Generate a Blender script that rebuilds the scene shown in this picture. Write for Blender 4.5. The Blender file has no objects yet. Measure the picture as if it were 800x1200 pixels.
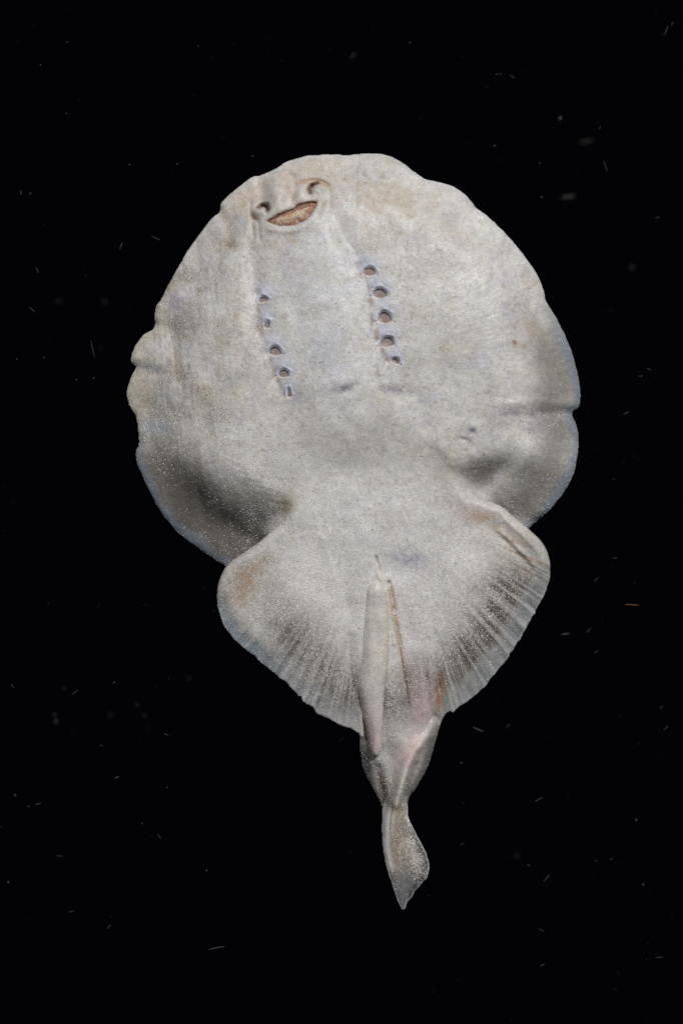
import bpy, math
import numpy as np
from mathutils import Vector

rng = np.random.default_rng(11)
S = 0.0004                      # metres per plan unit: the ray is about 35 cm long
sc = bpy.context.scene
col = sc.collection

# ------------------------------------------------------------------ camera
cd = bpy.data.cameras.new('camera')
cam = bpy.data.objects.new('camera', cd); col.objects.link(cam)
cam.location = (0.0, -1.0, 0.0)
cam.rotation_euler = (math.radians(90), 0, 0)
cd.sensor_fit = 'VERTICAL'; cd.sensor_height = 36.0
cd.lens = 36.0 * 1.0 / (1200 * S)
cd.clip_start = 0.01; cd.clip_end = 50
cd.dof.use_dof = True; cd.dof.focus_distance = 0.99
cd.dof.aperture_fstop = 13.0
sc.camera = cam

# ------------------------------------------------------------------ world: unlit open water at night
w = bpy.data.worlds.new('World'); sc.world = w; w.use_nodes = True
bgn = w.node_tree.nodes['Background']
bgn.inputs['Color'].default_value = (0.0008, 0.0008, 0.0013, 1)
bgn.inputs['Strength'].default_value = 1.0

# ------------------------------------------------------------------ two underwater strobes and their exposure
def strobe(name, loc, target, power, size, color):
    l = bpy.data.lights.new(name, 'AREA'); l.shape = 'DISK'; l.size = size
    l.energy = power; l.color = color
    o = bpy.data.objects.new(name, l); col.objects.link(o)
    o.location = loc
    o.rotation_euler = (Vector(target) - Vector(loc)).to_track_quat('-Z', 'Y').to_euler()
strobe('strobe_right', (0.80, -2.10, 1.50), (0.02, 0, 0.0), 49.0, 0.42, (1.0, 0.995, 0.99))
strobe('strobe_left', (-1.25, -2.10, 1.15), (-0.02, 0, 0.0), 10.5, 0.42, (0.97, 0.98, 1.0))
vs = sc.view_settings
vs.view_transform = 'Standard'; vs.look = 'None'; vs.exposure = 0.22; vs.gamma = 1.0
vs.use_curve_mapping = False
sc.render.engine = 'CYCLES'
sc.cycles.use_denoising = False

# ------------------------------------------------------------------ field tools (plan coordinates: x right, y down, h towards the belly side)
GX0, GX1, GY0, GY1 = 136, 696, 166, 1078
XX, YY = np.meshgrid(np.arange(GX0, GX1 + 1, dtype=np.float64), np.arange(GY0, GY1 + 1, dtype=np.float64))
NY, NX = XX.shape

def sst(a, b, x):
    t = np.clip((x - a) / (b - a), 0, 1)
    return t * t * (3 - 2 * t)

def spline(pts, closed=False, step=2.0):
    p = np.array(pts, float); n = len(p); out = []
    for i in range(n if closed else n - 1):
        if closed:
            p0, p1, p2, p3 = p[(i - 1) % n], p[i], p[(i + 1) % n], p[(i + 2) % n]
        else:
            p0, p1, p2, p3 = p[max(i - 1, 0)], p[i], p[i + 1], p[min(i + 2, n - 1)]
        k = max(1, int(np.linalg.norm(p2 - p1) / step))
        t = (np.arange(k) / k)[:, None]
        out.append(0.5 * (2 * p1 + (p2 - p0) * t + (2 * p0 - 5 * p1 + 4 * p2 - p3) * t**2 + (3 * p1 - p0 - 3 * p2 + p3) * t**3))
    if not closed: out.append(p[-1:])
    return np.vstack(out)

def line_dist(pts, reach, closed=False, vals=None):
    """distance field to a polyline, optionally the value carried along it"""
    p = np.array(pts, float)
    if closed: p = np.vstack([p, p[:1]])
    D = np.full((NY, NX), float(reach)); V = np.zeros((NY, NX)) if vals is not None else None
    for i in range(len(p) - 1):
        a, b = p[i], p[i + 1]
        x0 = max(int(min(a[0], b[0]) - reach) - GX0, 0); x1 = min(int(max(a[0], b[0]) + reach) + 2 - GX0, NX)
        y0 = max(int(min(a[1], b[1]) - reach) - GY0, 0); y1 = min(int(max(a[1], b[1]) + reach) + 2 - GY0, NY)
        if x1 <= x0 or y1 <= y0: continue
        X = XX[y0:y1, x0:x1]; Y = YY[y0:y1, x0:x1]
        d = b - a; L = max(d @ d, 1e-9)
        t = np.clip(((X - a[0]) * d[0] + (Y - a[1]) * d[1]) / L, 0, 1)
        dd = np.hypot(X - a[0] - t * d[0], Y - a[1] - t * d[1])
        sub = D[y0:y1, x0:x1]; m = dd < sub
        sub[m] = dd[m]
        if V is not None:
            vv = vals[i] + (vals[i + 1] - vals[i]) * t
            V[y0:y1, x0:x1][m] = vv[m]
    return D if V is None else (D, V)

def inside(poly):
    p = np.array(poly, float); q = np.roll(p, -1, 0)
    I = np.zeros((NY, NX), bool)
    for a, b in zip(p, q):
        if a[1] == b[1]: continue
        lo, hi = min(a[1], b[1]), max(a[1], b[1])
        r0 = max(int(math.ceil(lo)) - GY0, 0); r1 = min(int(math.ceil(hi)) - GY0, NY)
        if r1 <= r0: continue
        ys = YY[r0:r1, :1]
        xc = a[0] + (ys - a[1]) * (b[0] - a[0]) / (b[1] - a[1])
        I[r0:r1] ^= XX[r0:r1] > xc
    return I

def blur(F, sig):
    r = int(3 * sig) + 1
    k = np.exp(-0.5 * (np.arange(-r, r + 1) / sig) ** 2); k /= k.sum()
    G = np.pad(F, r, mode='edge')
    G = sum(k[i] * G[i:i + NY, :] for i in range(2 * r + 1))
    return sum(k[i] * G[:, i:i + NX] for i in range(2 * r + 1))

def gs(cx, cy, rx, ry, ang=0.0):
    c, s = math.cos(math.radians(ang)), math.sin(math.radians(ang))
    u = (XX - cx) * c + (YY - cy) * s; v = -(XX - cx) * s + (YY - cy) * c
    return np.exp(-(u / rx) ** 2 - (v / ry) ** 2)

def lattice(X, Y, size, seed):
    r = np.random.default_rng(seed); T = r.random((256, 256))
    x = X / size + 37.2; y = Y / size + 11.7
    xi = np.floor(x).astype(int); yi = np.floor(y).astype(int)
    fx = x - xi; fy = y - yi
    fx = fx * fx * (3 - 2 * fx); fy = fy * fy * (3 - 2 * fy)
    g = lambda a, b: T[(yi + b) % 256, (xi + a) % 256]
    return (g(0, 0) * (1 - fx) * (1 - fy) + g(1, 0) * fx * (1 - fy) + g(0, 1) * (1 - fx) * fy + g(1, 1) * fx * fy) * 2 - 1
def fbm(size, seed, octs=3, X=None, Y=None):
    X = XX if X is None else X; Y = YY if Y is None else Y
    return sum(lattice(X, Y, size / 2**o, seed + o) * 0.5**o for o in range(octs))

def rough_edge(pts, amp, size, seed, keep=None):
    """wobble an outline along its normal"""
    p = np.array(pts); t = np.roll(p, -1, 0) - np.roll(p, 1, 0)
    n = np.stack([t[:, 1], -t[:, 0]], 1); n /= np.maximum(np.linalg.norm(n, axis=1), 1e-6)[:, None]
    s = np.cumsum(np.linalg.norm(np.diff(p, axis=0, prepend=p[:1]), axis=1))
    a = lattice(s, s * 0, size, seed) + 0.5 * lattice(s, s * 0, size * 0.4, seed + 1)
    if keep is not None: a = a * keep(p[:, 0], p[:, 1])
    return p + n * (a * amp)[:, None]

# ------------------------------------------------------------------ outlines
disc_top = [(263,664),(252,657),(234,645),(208,625),(186,596),(172,568),(161,544),(159.4,528),(162.6,521),(162.5,508),(161.6,500),(159,487),(152,476),(148.4,460),(152,446),(159,432),(159.4,429),(155,425),(154,418),(157,408),(161,402),(168,393),(179,387),(182,380),(182,370),(183.6,360),(190,350),(200,330),(214,306),(226,286),(238,270),(248,257),(257,249.5),(258.5,246),(260,238),(272,226),(295,208),(304,206.6),(324,197.5),(334,191),(350,185),(364,182.4),(390,181.4),(406,182.6),(418,181.5),(430,180),(448,181.2),(462,185.6),(474,193),(483,201),(498,210.6),(514,214.4),(530,219.5),(544,228.5),(552,237.5),(558,245),(567,251.6),(580,263),(600,284),(618,307),(630,325),(636,340),(639,353),(648,368),(660,390),(669,412),(676,436),(679.4,456),(679.6,470),(677.5,477.5),(671.5,481.5),(670.5,487),(675.5,499),(677.6,514),(676,530),(672,550),(665,567),(656,582),(640,602),(628,612),(618,620)]
tail_path = [(596,632),(566,640),(545,660),(532,710),(520,780),(516,840),(513,858),(508,876),(500,900),(488,922),(479,934),(476,950),(472,972),(466,992),(459,1004),(452,992),(448,970),(447.5,950),(445,938),(436,922),(426,902),(421.6,876),(421,860),(414,810),(402,750),(380,706),(345,690),(310,684),(282,676)]
body_poly = spline(disc_top + tail_path, True, 2.0)
body_poly = rough_edge(body_poly, 0.45, 7, 3)

lead_l = [(358,586),(348,596),(339,606),(320,621),(300,638.5),(282,650.5),(267,662),(258.5,677),(255,694),(256.4,712)]
trail_l = [(256.4,712),(262,729),(272,744),(288,760),(300,769),(310,779),(320,786.5),(336,799.5),(348,812),(350.5,815),(352.5,814),(355,820),(360,824),(367,827.5),(371,834.5),(376,836.5),(388,842.6),(400,848.8),(412,853),(420,858),(425,861)]
inner_l = [(425,861),(424,833),(420,814),(414.5,794),(414,776),(416,750),(440,716),(446,680),(440,630),(412,592),(380,578)]
fin_l = spline(lead_l[:-1] + trail_l[:-1] + inner_l, True, 1.6)
lead_r = [(505,556),(525,557),(538,563.5),(550,574),(562,584),(586,594),(602,607.5),(618,620.5),(632,634),(640,648),(643,666),(640,686)]
trail_r = [(640,686),(628.5,710),(618,729),(608,747),(590,775),(578,789),(566,804),(550,818),(536,828),(529.5,834),(526,832),(518,839),(514,849)]
inner_r = [(514,849),(505,847),(503,822),(511.5,802),(514,780),(505,748),(478,712),(462,660),(470,600),(486,566)]
fin_r = spline(lead_r[:-1] + trail_r[:-1] + inner_r, True, 1.6)
isfree = lambda poly, line: np.array([np.min(np.hypot(*(np.array(line) - q).T)) for q in poly])
tl = spline(trail_l, False, 2.0); tr_ = spline(trail_r, False, 2.0)
fin_l = rough_edge(fin_l, 0.75, 5.0, 21, lambda x, y: np.array([1.0 if np.min(np.hypot(tl[:, 0] - a, tl[:, 1] - b)) < 4 else 0.12 for a, b in zip(x, y)]))
fin_r = rough_edge(fin_r, 0.75, 5.0, 29, lambda x, y: np.array([1.0 if np.min(np.hypot(tr_[:, 0] - a, tr_[:, 1] - b)) < 4 else 0.12 for a, b in zip(x, y)]))

clasper_l = spline([(441,655),(449,672),(453,700),(456,735),(455,768),(451.5,795),(449,820),(448.4,850),(447.5,872),(444.5,882),(439.5,886.2),(434.5,884),(431,876),(427.5,852),(423,832),(419.5,813),(417,792),(417,768),(419,740),(424,705),(431,670)], True, 1.5)
clasper_r = spline([(470,690),(488,690),(506,712),(517,745),(518,778),(512,802),(509,824),(507,846),(499,861),(489,866),(481,855),(479,838),(478,820),(475.5,802),(471,775),(466.5,745),(464,715)], True, 1.5)
tail_fin = spline([(466,902),(472,915),(475,932),(477.5,944),(477.5,955),(484,970),(494,988),(500,1002),(502.6,1014),(501.5,1022),(499,1029),(495.5,1031),(489,1040),(485,1044),(482,1050),(476.6,1056),(475.6,1061),(471.6,1064.6),(466,1055),(460,1038),(452,1012),(448,988),(447,968),(447.5,950),(450,936),(457,915)], True, 1.5)
tail_fin = rough_edge(tail_fin, 0.4, 5, 41)
mouth_op = rough_edge(spline([(313.5,263.5),(322,258.5),(330,254),(340,250),(346,247.2),(350,243.4),(360,241.2),(371,240.2),(372.4,244),(366,256),(356,265),(342,269.8),(327,270),(318,267)], True, 1.0), 0.55, 4.0, 47)

# ------------------------------------------------------------------ body height field
I_body = inside(body_poly)
dB = np.where(I_body, line_dist(body_poly, 120, True), 0.0)
disc_full = spline(disc_top + [(590,640),(540,650),(440,660),(345,680),(300,680)], True, 2.5)
dD = np.where(inside(disc_full), line_dist(disc_full, 130, True), 0.0)

dV = np.where(dD > 0, line_dist(spline(disc_top, False, 2.5), 130), 0.0)     # distance from the free margin only
dome = 24 * np.clip(1 - ((XX - 415) / 275) ** 2 - ((YY - 410) / 265) ** 2, -0.3, 1)
D = 18 * sst(10, 62, dD) + 5 * sst(40, 120, dD) + dome
D = blur(D, 5)
# broad musculature: electric organs on both sides, midline trunk
D += 7.0 * gs(245, 430, 62, 120, 8) + 5.0 * gs(560, 370, 80, 130, -8) + 6.5 * gs(392, 400, 36, 150, -7) + 4 * gs(435, 570, 70, 70)
D -= 3.6 * np.exp(-(line_dist(spline([(300,300),(303,350),(318,420),(338,480),(345,560)]), 60) / 17) ** 2)
D -= 3.2 * np.exp(-(line_dist(spline([(405,280),(432,330),(450,390),(466,440),(500,500)]), 60) / 15) ** 2)
# hind lobes: hollow between the organ bulge and the raised thin margin
def valley(pts, wid):
    """pts: x, y, depth"""
    p = np.array(pts, float)
    q = spline(p[:, :2], False, 4); 
    s = np.cumsum(np.linalg.norm(np.diff(q, axis=0, prepend=q[:1]), axis=1))
    sp = [s[np.argmin(np.hypot(q[:, 0] - a, q[:, 1] - b))] for a, b in p[:, :2]]
    v = np.interp(s, sp, p[:, 2])
    d, V = line_dist(q, wid * 3, vals=v)
    return V * np.exp(-(d / wid) ** 2)
def slope(curve, corner, wid, depth, scale):
    """ground falls away from a curve towards a corner"""
    q = spline(curve, False, 4)
    I = inside(np.vstack([q, np.array(corner, float)]))
    s_ = np.linspace(0, 1, len(q)); v = np.interp(s_, np.linspace(0, 1, len(scale)), scale)
    d, V = line_dist(q, wid * 2.2, vals=v)
    V = np.where(d >= wid * 2.2, 0.7, V)
    return np.where(I, V * depth * sst(0, wid, d), 0)
SL = slope([(150,497),(200,512),(245,532),(290,560),(325,570),(352,560)], [(380,700),(140,700)], 74, 36, (0.05,0.15,0.45,0.9,1,0.9))
SL -= 13 * sst(52, 12, dV) * sst(500, 600, YY) * sst(345, 300, XX)
SR = slope([(690,510),(640,518),(606,522),(574,530),(548,538),(526,548)], [(500,700),(700,700)], 40, 36, (0.06,0.15,0.5,0.9,1,0.9))
SR -= (20 * sst(80, 58, dV) + 3 * sst(40, 10, dV)) * sst(505, 555, YY) * sst(560, 600, XX)
D -= blur(SL, 6) + blur(SR, 5)
D += 4 * gs(300, 562, 30, 12, 38)
# folds at the disc margin
def ridge(pts, wid, amp):
    return amp * np.exp(-(line_dist(spline(pts, False, 3), wid * 3.5) / wid) ** 2)
D += ridge([(668,474),(640,472),(606,474),(585,478)], 7, 2.0) - ridge([(673,484),(655,483),(636,486),(620,489)], 5, 1.6)
D += ridge([(160,420),(172,424),(188,430)], 7, 1.4) - ridge([(157,430),(170,433),(184,436)], 6, 0.9) - ridge([(199,372),(207,400),(211,445)], 9, 2.2)
D -= ridge([(182,382),(196,384),(206,390)], 5, 1.8)
D += ridge([(192,352),(186,372)], 6, 2.0)
D -= ridge([(257,247),(264,262),(270,284)], 6.5, 1.7) + 2.6 * gs(269, 291, 7, 5, 10)
D += 2.6 * gs(252, 268, 10, 14, 30)
D -= ridge([(595,300),(612,330),(628,372),(640,420),(646,462)], 11, 2.4)
D += ridge([(284,205),(300,225),(296,245)], 6, 0.8)
# small flesh creases
D -= ridge([(392,461),(404,458),(416,454)], 5.5, 0.8) + ridge([(448,462),(463,459),(480,464)], 7, 0.7)
D -= (ridge([(398,461),(406,458),(412,455)], 3, 1.0) + ridge([(452,461),(466,458),(478,463)], 3, 0.8)) * np.clip(fbm(6, 140, 2), 0, 1)
D += ridge([(395,452),(410,448)], 6, 0.5) + ridge([(450,454),(470,452)], 7, 0.5)
D -= 2.2 * gs(551, 507, 3.2, 3.0) + 1.6 * gs(541, 516, 6, 2.2, 8)
D += 0.8 * gs(552, 500, 6, 4)
for k in range(6):                      # soft wrinkles running into the axils
    j1, j2, j3 = rng.uniform(-3, 3, 3)
    D -= ridge([(522 + 3*k, 520 + 7*k + j1), (545 + 2*k, 520 + 6*k + j2), (568 + k, 529 + 5*k + j3)], 2.6, 0.28)
    D -= ridge([(285 + 6*k + 2*j1, 548 + 8*k), (312 + 4*k, 560 + 6*k + j2), (342, 566 + 5*k + j3)], 2.4, 0.45)
# snout: nasal curtain, nostrils, lips
SN = np.zeros_like(D)
SN += 6.0 * gs(326, 236, 13, 19, 18) + 2.5 * gs(322, 214, 10, 14, 10)
SN += 3.0 * gs(352, 231, 9, 9) - ridge([(342,210),(344,224),(340,240)], 6.0, 2.0)
SN -= ridge([(304,218),(308,232),(311,242)], 5.5, 0.8)
SN += 2.2 * gs(373, 227, 7, 6) - blur(valley([(377,217,0.5),(371,217.5,4),(365,220,7),(362.6,226,6),(364,232,1)], 2.6), .5)
SN += 2.0 * gs(302, 251, 8, 6) - blur(valley([(301,247,1),(307,243.5,5),(312.5,244,7),(314.5,249,5),(313,254,1)], 2.5), .5)
SN -= ridge([(352,216),(362,214),(374,213.5),(383,219)], 2.2, 1.3)
SN -= ridge([(294,240),(295,256),(301,262)], 2.5, 0.9) + ridge([(296,262),(298,280)], 3, 1.0) + ridge([(304,266),(305,284)], 3, 0.8)
SN += ridge([(316,272),(330,275),(346,274.5),(360,268),(371,256),(377,243)], 4.5, 1.1)
SN -= ridge([(383,222),(386,240),(380,262)], 5, 1.0)
D -= ridge([(298,262),(294,300),(301,345)], 8, 2.6) + ridge([(386,245),(400,280),(420,312)], 9, 3.0)
D += 2.1 * SN
dM = np.where(inside(mouth_op), line_dist(mouth_op, 20, True), 0.0)
D -= blur(10.0 * sst(0, 3.2, dM), 0.6)

# gill slits: x, y, half width, half height, tilt
gills = [(310,356.5,4.8,4.2,-8),(314,386,3.2,5.4,14),(323.7,417,6.6,6.6,0),(333.7,442.5,5.4,5.8,4),(340,465.5,2.2,6.6,-6),
         (432,325,6.6,6.4,4),(444,350.5,7.2,7.2,2),(449.5,379,6.8,8.6,0),(453,407,7.0,7.4,-4),(461.5,427.2,4.2,3.8,22)]
gill_depth = [2.4,2.8,2.7,2.4,2.4,2.5,2.7,2.7,2.4,2.2]
def gill_shape(g):
    """<1 inside: arched above, flatter below"""
    cx, cy, rx, ry, a = g
    c, s = math.cos(math.radians(a)), math.sin(math.radians(a))
    u = ((XX - cx) * c + (YY - cy) * s) / rx; v = (-(XX - cx) * s + (YY - cy) * c) / ry
    v = np.where(v > -0.2, (v + 0.2) * 2.3 - 0.2, v) + 0.10 * np.sin(3 * u + g[0])
    return (np.abs(u) ** 2.2 + np.abs(v) ** 2.2) ** (1 / 2.2)
gills = [(a, b, c_ * 1.14, d_ * 1.14, e_) for a, b, c_, d_, e_ in gills]
GIN = np.zeros_like(D); GRIM = np.zeros_like(D); GHOOD = np.zeros_like(D)
for g, dep in zip(gills, gill_depth):
    f = gill_shape(g); m = min(g[2], g[3])
    e = (f - 1) * m
    pit = sst(1.2, -1.4, e); GIN = np.maximum(GIN, pit)
    D -= dep * pit
    up = sst(2, -4, YY - g[1])
    c_ = gs(g[0] + 1 - 0.1 * g[4], g[1] - g[3] - 6, g[2] + 4.5, 8.0)
    hood = np.maximum(0.6 * np.exp(-((e - 3) / 3.0) ** 2) * up * gs(g[0], g[1] - 4, g[2] + 3, 9), c_) * sst(-2, 3, e)
    GHOOD = np.maximum(GHOOD, hood); D += 1.3 * hood * min(1, m / 5) * (1 - pit)
    GRIM = np.maximum(GRIM, np.exp(-((e - 1.2) / 1.8) ** 2) * (1 - up))
    D -= 0.8 * gs(g[0] - g[2] - 4.5, g[1] - 2, 3.0, 10, 14)
# skin texture relief: fine pores, faint radial folds
TEX = 0.22 * fbm(16, 50, 2) + 0.13 * fbm(3.6, 60, 2) + 1.7 * fbm(64, 70, 3)
th = np.arctan2(YY - 430, XX - 410)
TEX += 0.16 * lattice(th * 60, np.hypot(XX - 410, YY - 430) * 0.05, 1.0, 77) * sst(60, 200, np.hypot(XX - 410, YY - 430))
TEX += (0.32 * lattice(XX * 0.9 - YY * 0.1, YY * 0.18, 3.0, 81) + 0.9 * lattice(XX * 0.95 - YY * 0.16, YY * 0.16, 11.0, 85)) * sst(320, 240, XX) * sst(150, 200, XX)

# ------------------------------------------------------------------ pelvic layer (shared by trunk and pelvic fins)
dTl = line_dist(tl, 170); dTr = line_dist(tr_, 170); dT = np.minimum(dTl, dTr)
P = 15 + 12 * sst(0, 90, dT) + 5 * sst(60, 165, dT)
P = blur(P, 5)
P += 4.0 * gs(440, 630, 80, 40) + 3 * gs(330, 690, 46, 40) + 3 * gs(575, 675, 46, 40)
P -= 5.0 * gs(468, 664, 28, 20) + 4.0 * gs(474, 740, 14, 50, -8)
P -= 5.0 * gs(406, 735, 12, 60, -4)
P += 6 * gs(345, 700, 34, 50, 25) + 6 * gs(540, 700, 34, 52, -25)
P += 1.8 * np.exp(-(line_dist(spline([(345,606),(318,630),(286,656),(268,680)]), 50) / 16) ** 2)
P += 2.4 * np.exp(-(line_dist(spline([(552,584),(586,602),(616,628),(632,654)]), 50) / 15) ** 2)
P -= 1.6 * np.exp(-(line_dist(spline([(560,614),(590,630),(615,654)]), 50) / 11) ** 2)
P -= 0.6 * np.exp(-(line_dist(spline([(330,650),(300,672),(285,700)]), 50) / 12) ** 2)
# fin rays
def ruled(base, trail, seed):
    """phase along a fan of fin rays from a base curve to the trailing edge"""
    n_p, n_t = 700, 260
    def par(c, n_):
        c = spline(c, False, 1.0); s_ = np.concatenate([[0], np.cumsum(np.linalg.norm(np.diff(c, axis=0), axis=1))])
        t_ = np.linspace(0, s_[-1], n_); return np.stack([np.interp(t_, s_, c[:, 0]), np.interp(t_, s_, c[:, 1])], 1)
    Bp, Ep = par(base, n_p), par(trail, n_p)
    t_ = np.linspace(-0.05, 1.06, n_t)[:, None, None]
    Q = Bp[None] + (Ep - Bp)[None] * t_
    ii = np.clip(np.round(Q[..., 0] - GX0).astype(int), 0, NX - 1); jj = np.clip(np.round(Q[..., 1] - GY0).astype(int), 0, NY - 1)
    pv = np.broadcast_to(np.linspace(0, 1, n_p)[None], ii.shape)
    A = np.zeros((NY, NX)); Wt = np.zeros((NY, NX))
    np.add.at(A, (jj, ii), pv); np.add.at(Wt, (jj, ii), 1.0)
    for sg in (0, 1.0, 4.0):
        if sg == 0: F = np.where(Wt > 0, A / np.maximum(Wt, 1), -1)
        else:
            a_, w_ = blur(A, sg), blur(Wt, sg); F = np.where((F < 0) & (w_ > 1e-6), a_ / np.maximum(w_, 1e-9), F)
    F = np.where(F < 0, 0, F); F = blur(F, 0.8)
    return 0.6 * lattice(F * 40, F * 0, 1.0, seed) + 0.65 * lattice(F * 125, F * 0 + 3, 1.0, seed + 1), 0.25 * lattice(F * 40, F * 0, 1.0, seed) + 0.8 * lattice(F * 125, F * 0 + 3, 1.0, seed + 1)
ray_l, stripe_l = ruled([(335,632),(372,654),(404,684),(424,740)], lead_l[-3:] + trail_l[1:], 91)
ray_r, stripe_r = ruled([(566,622),(530,650),(508,690),(502,745)], lead_r[-3:] + trail_r[1:], 95)
left_half = XX < 445
ray = np.where(left_half, ray_l, ray_r); stripe = np.where(left_half, stripe_l, stripe_r)
ray_w = sst(100, 30, dT + 12 * fbm(30, 180, 2)) * sst(630, 680, YY) * np.where(left_half, 0.75, 1)
P += 1.0 * ray * ray_w * (0.35 + 0.65 * sst(0, 25, dT))
# strong folds near the right leading edge
P += ridge([(583,622),(602,640),(622,660)], 3, 1.8) + ridge([(590,610),(612,630),(628,648)], 3, 1.4) - ridge([(588,632),(606,650),(622,668)], 3, 1.6)
# vent and the grooves between the claspers
GRV = np.maximum(0.5 * np.exp(-(line_dist(spline([(440,652),(443,664),(447,676),(450,688)]), 14) / 1.6) ** 2),
                 np.exp(-(line_dist(spline([(455,682),(459,705),(462,728),(467,750),(471,772),(475,800),(478.5,822)]), 20) / 2.4) ** 2) * 0.85)
P -= 4.5 * GRV
P += ridge([(444,672),(452,694),(458,724),(461,752)], 3.2, 2.4)
P -= ridge([(408,790),(405,768),(410,745)], 4, 1.5)

# trunk joins disc and pelvic layer, then the tail stalk
trunk = [(350,530),(346,560),(341,585),(336,603),(323,617),(312,630),(326,648),(366,640),(384,700),(402,760),(413,820),(420,862),(426,902),(440,930),(447,950),(449,990),(459,1006),(472,975),(478,934),(500,900),(514,858),(518,790),(528,700),(550,645),(560,618),(563,594),(556,584),(545,570),(531,554),(519,540),(505,520),(500,480),(360,480)]
mT = blur(inside(trunk).astype(float), 6)
mY = sst(485, 562, YY)
stalk = line_dist(spline([(455,780),(470,850),(477,880),(471,912),(463,940),(458,965),(457,1000)], False, 4), 60)
TL = 4 + 6.5 * (1 - np.exp(-dB / 6)) + 15 * np.exp(-(stalk / (8 + 22 * sst(930, 830, YY))) ** 2) * (0.75 + 0.25 * sst(1000, 900, YY))
TL += ridge([(507,846),(498,862),(484,880),(472,906),(464,938)], 6.5, 5.5)
TL -= ridge([(443,900),(447,925),(449,945)], 6, 4.0) + ridge([(487,895),(480,918),(474,932)], 4, 2.5)
for chain in ([(302,346),(306,385),(313,412),(323,440),(333,466)], [(420,314),(431,346),(436,372),(441,400),(453,428)]):
    D -= ridge(chain, 3.0, 1.2)
TL -= 11 * gs(430, 905, 13, 38, -14) + 9 * sst(955, 992, YY)
mL = sst(790, 880, YY)
PT = P * (1 - mL) + TL * mL
low = np.minimum(D, 40)
HB = D * (1 - mY * mT) + PT * (mY * mT)
HB = np.where(YY > 700, PT, HB)
HB = HB + TEX * (1 - 0.75 * GIN)
HB += 3.5 * (1 - np.exp(-dB / 4.0)) - 3.5
TH = 2.5 * (1 - np.exp(-dB / 3)) + 26 * sst(8, 75, dB)          # tissue thickness towards the back

# ------------------------------------------------------------------ other layers
def poly_d(poly, reach=60):
    return np.where(inside(poly), line_dist(poly, reach, True), 0.0)
d_fl, d_fr = poly_d(fin_l, 40), poly_d(fin_r, 40)
trunk_in = np.where(inside(trunk), line_dist(trunk, 60, True), 0.0)
sink = 10 * sst(14, 44, trunk_in) + 9 * gs(506, 556, 26, 12, 8) + 7 * gs(366, 582, 22, 12, -45) + 11 * gs(343, 600, 17, 12, -42) + 11 * gs(541, 567, 20, 13, 34) + 7 * gs(510, 847, 9, 11)
def fin_field(dfin, dtrail):
    lead = sst(6, 40, dtrail)
    rnd = np.clip(dfin / (2.5 + 9 * lead), 0, 1)
    drop = (1.5 + 8.5 * lead) * (1 - np.sqrt(np.maximum(1 - (1 - rnd) ** 2, 0)))
    H = P + TEX + 0.8 - drop - sink
    T = (2.0 + 11 * lead) * np.sqrt(np.maximum(1 - (1 - rnd) ** 2, 0))
    return H, T
H_fl, T_fl = fin_field(d_fl, dTl); H_fr, T_fr = fin_field(d_fr, dTr)
HBs = blur(HB, 6)
d_cl, d_cr = poly_d(clasper_l, 30), poly_d(clasper_r, 30)
def clasper_field(dc, R, amp, y0, y1, base):
    rnd = np.clip(dc / R, 0, 1); prof = np.sqrt(np.maximum(1 - (1 - rnd) ** 2, 0))
    H = base - 1.5 + amp * prof - (amp + 7) * sst(y1, y0, YY) + 0.5 * TEX
    return H, (amp + 5) * prof
H_cl, T_cl = clasper_field(d_cl, np.where(YY < 820, 13 + 12 * sst(446, 428, XX) * sst(825, 770, YY), 13 - 5 * sst(850, 880, YY)), 8.0 + 2.5 * sst(700, 830, YY), 655, 695, HBs)
H_cl -= 5 * sst(434, 420, XX) * sst(805, 765, YY)
H_cl -= ridge([(414,770),(417,800),(424,835)], 5, 1.5)
H_cr, T_cr = clasper_field(d_cr, 19, 3.5 + 4.0 * sst(740, 810, YY), 690, 770, HBs)
H_cr -= 5 * sst(822, 862, YY)
d_tf = poly_d(tail_fin, 40)
stalk2 = line_dist(spline([(462,930),(455,955),(454,985),(458,1012),(466,1042)], False, 4), 50)
H_tf = 8 + 2.0 * (1 - np.exp(-d_tf / 2.5)) + (1 + 9 * sst(1050, 940, YY)) * np.exp(-(stalk2 / 7) ** 2) - 3.0 * gs(470, 985, 5, 34, 6) + 3.5 * gs(486, 1003, 9, 30, -14)
H_tf += 0.5 * TEX + 0.35 * lattice((XX - 455) * 0.55 - (YY - 940) * 0.12, YY * 0.02, 1.0, 120) * sst(960, 1000, YY)
H_tf = (HB + 0.5) * sst(965, 925, YY) + H_tf * sst(925, 965, YY) - 5 * sst(926, 904, YY)
T_tf = (1.6 + 5 * np.exp(-(stalk2 / 9) ** 2)) * (1 - np.exp(-d_tf / 2))

# ------------------------------------------------------------------ pigment (tissue colour, with some shade and light painted in)
def lin(c):
    c = np.array(c, float) / 255
    return np.where(c <= 0.04045, c / 12.92, ((c + 0.055) / 1.055) ** 2.4)
PIG = np.zeros((NY, NX, 3)) + lin((221, 218, 214))
FINPIG = PIG.copy()
def paint(mask, rgb, k=1.0, disc=False):
    global PIG, FINPIG
    m = np.clip(mask * k, 0, 1)[..., None]
    if disc:
        m = m * (1 - np.clip(mT * mY * 1.6, 0, 1))[..., None]
    else:
        FINPIG = FINPIG * (1 - m) + lin(rgb) * m
    PIG = PIG * (1 - m) + lin(rgb) * m
n1, n2, n3 = fbm(46, 200, 3), fbm(20, 210, 3), fbm(7, 220, 2)
paint(np.clip(0.5 + n1, 0, 1), (204, 200, 191), 0.5)
paint(np.clip(n2, 0, 1), (188, 186, 194), 0.45)
paint(np.clip(fbm(90, 240, 3) * 1.4, 0, 1), (182, 178, 172), 0.5)
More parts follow.
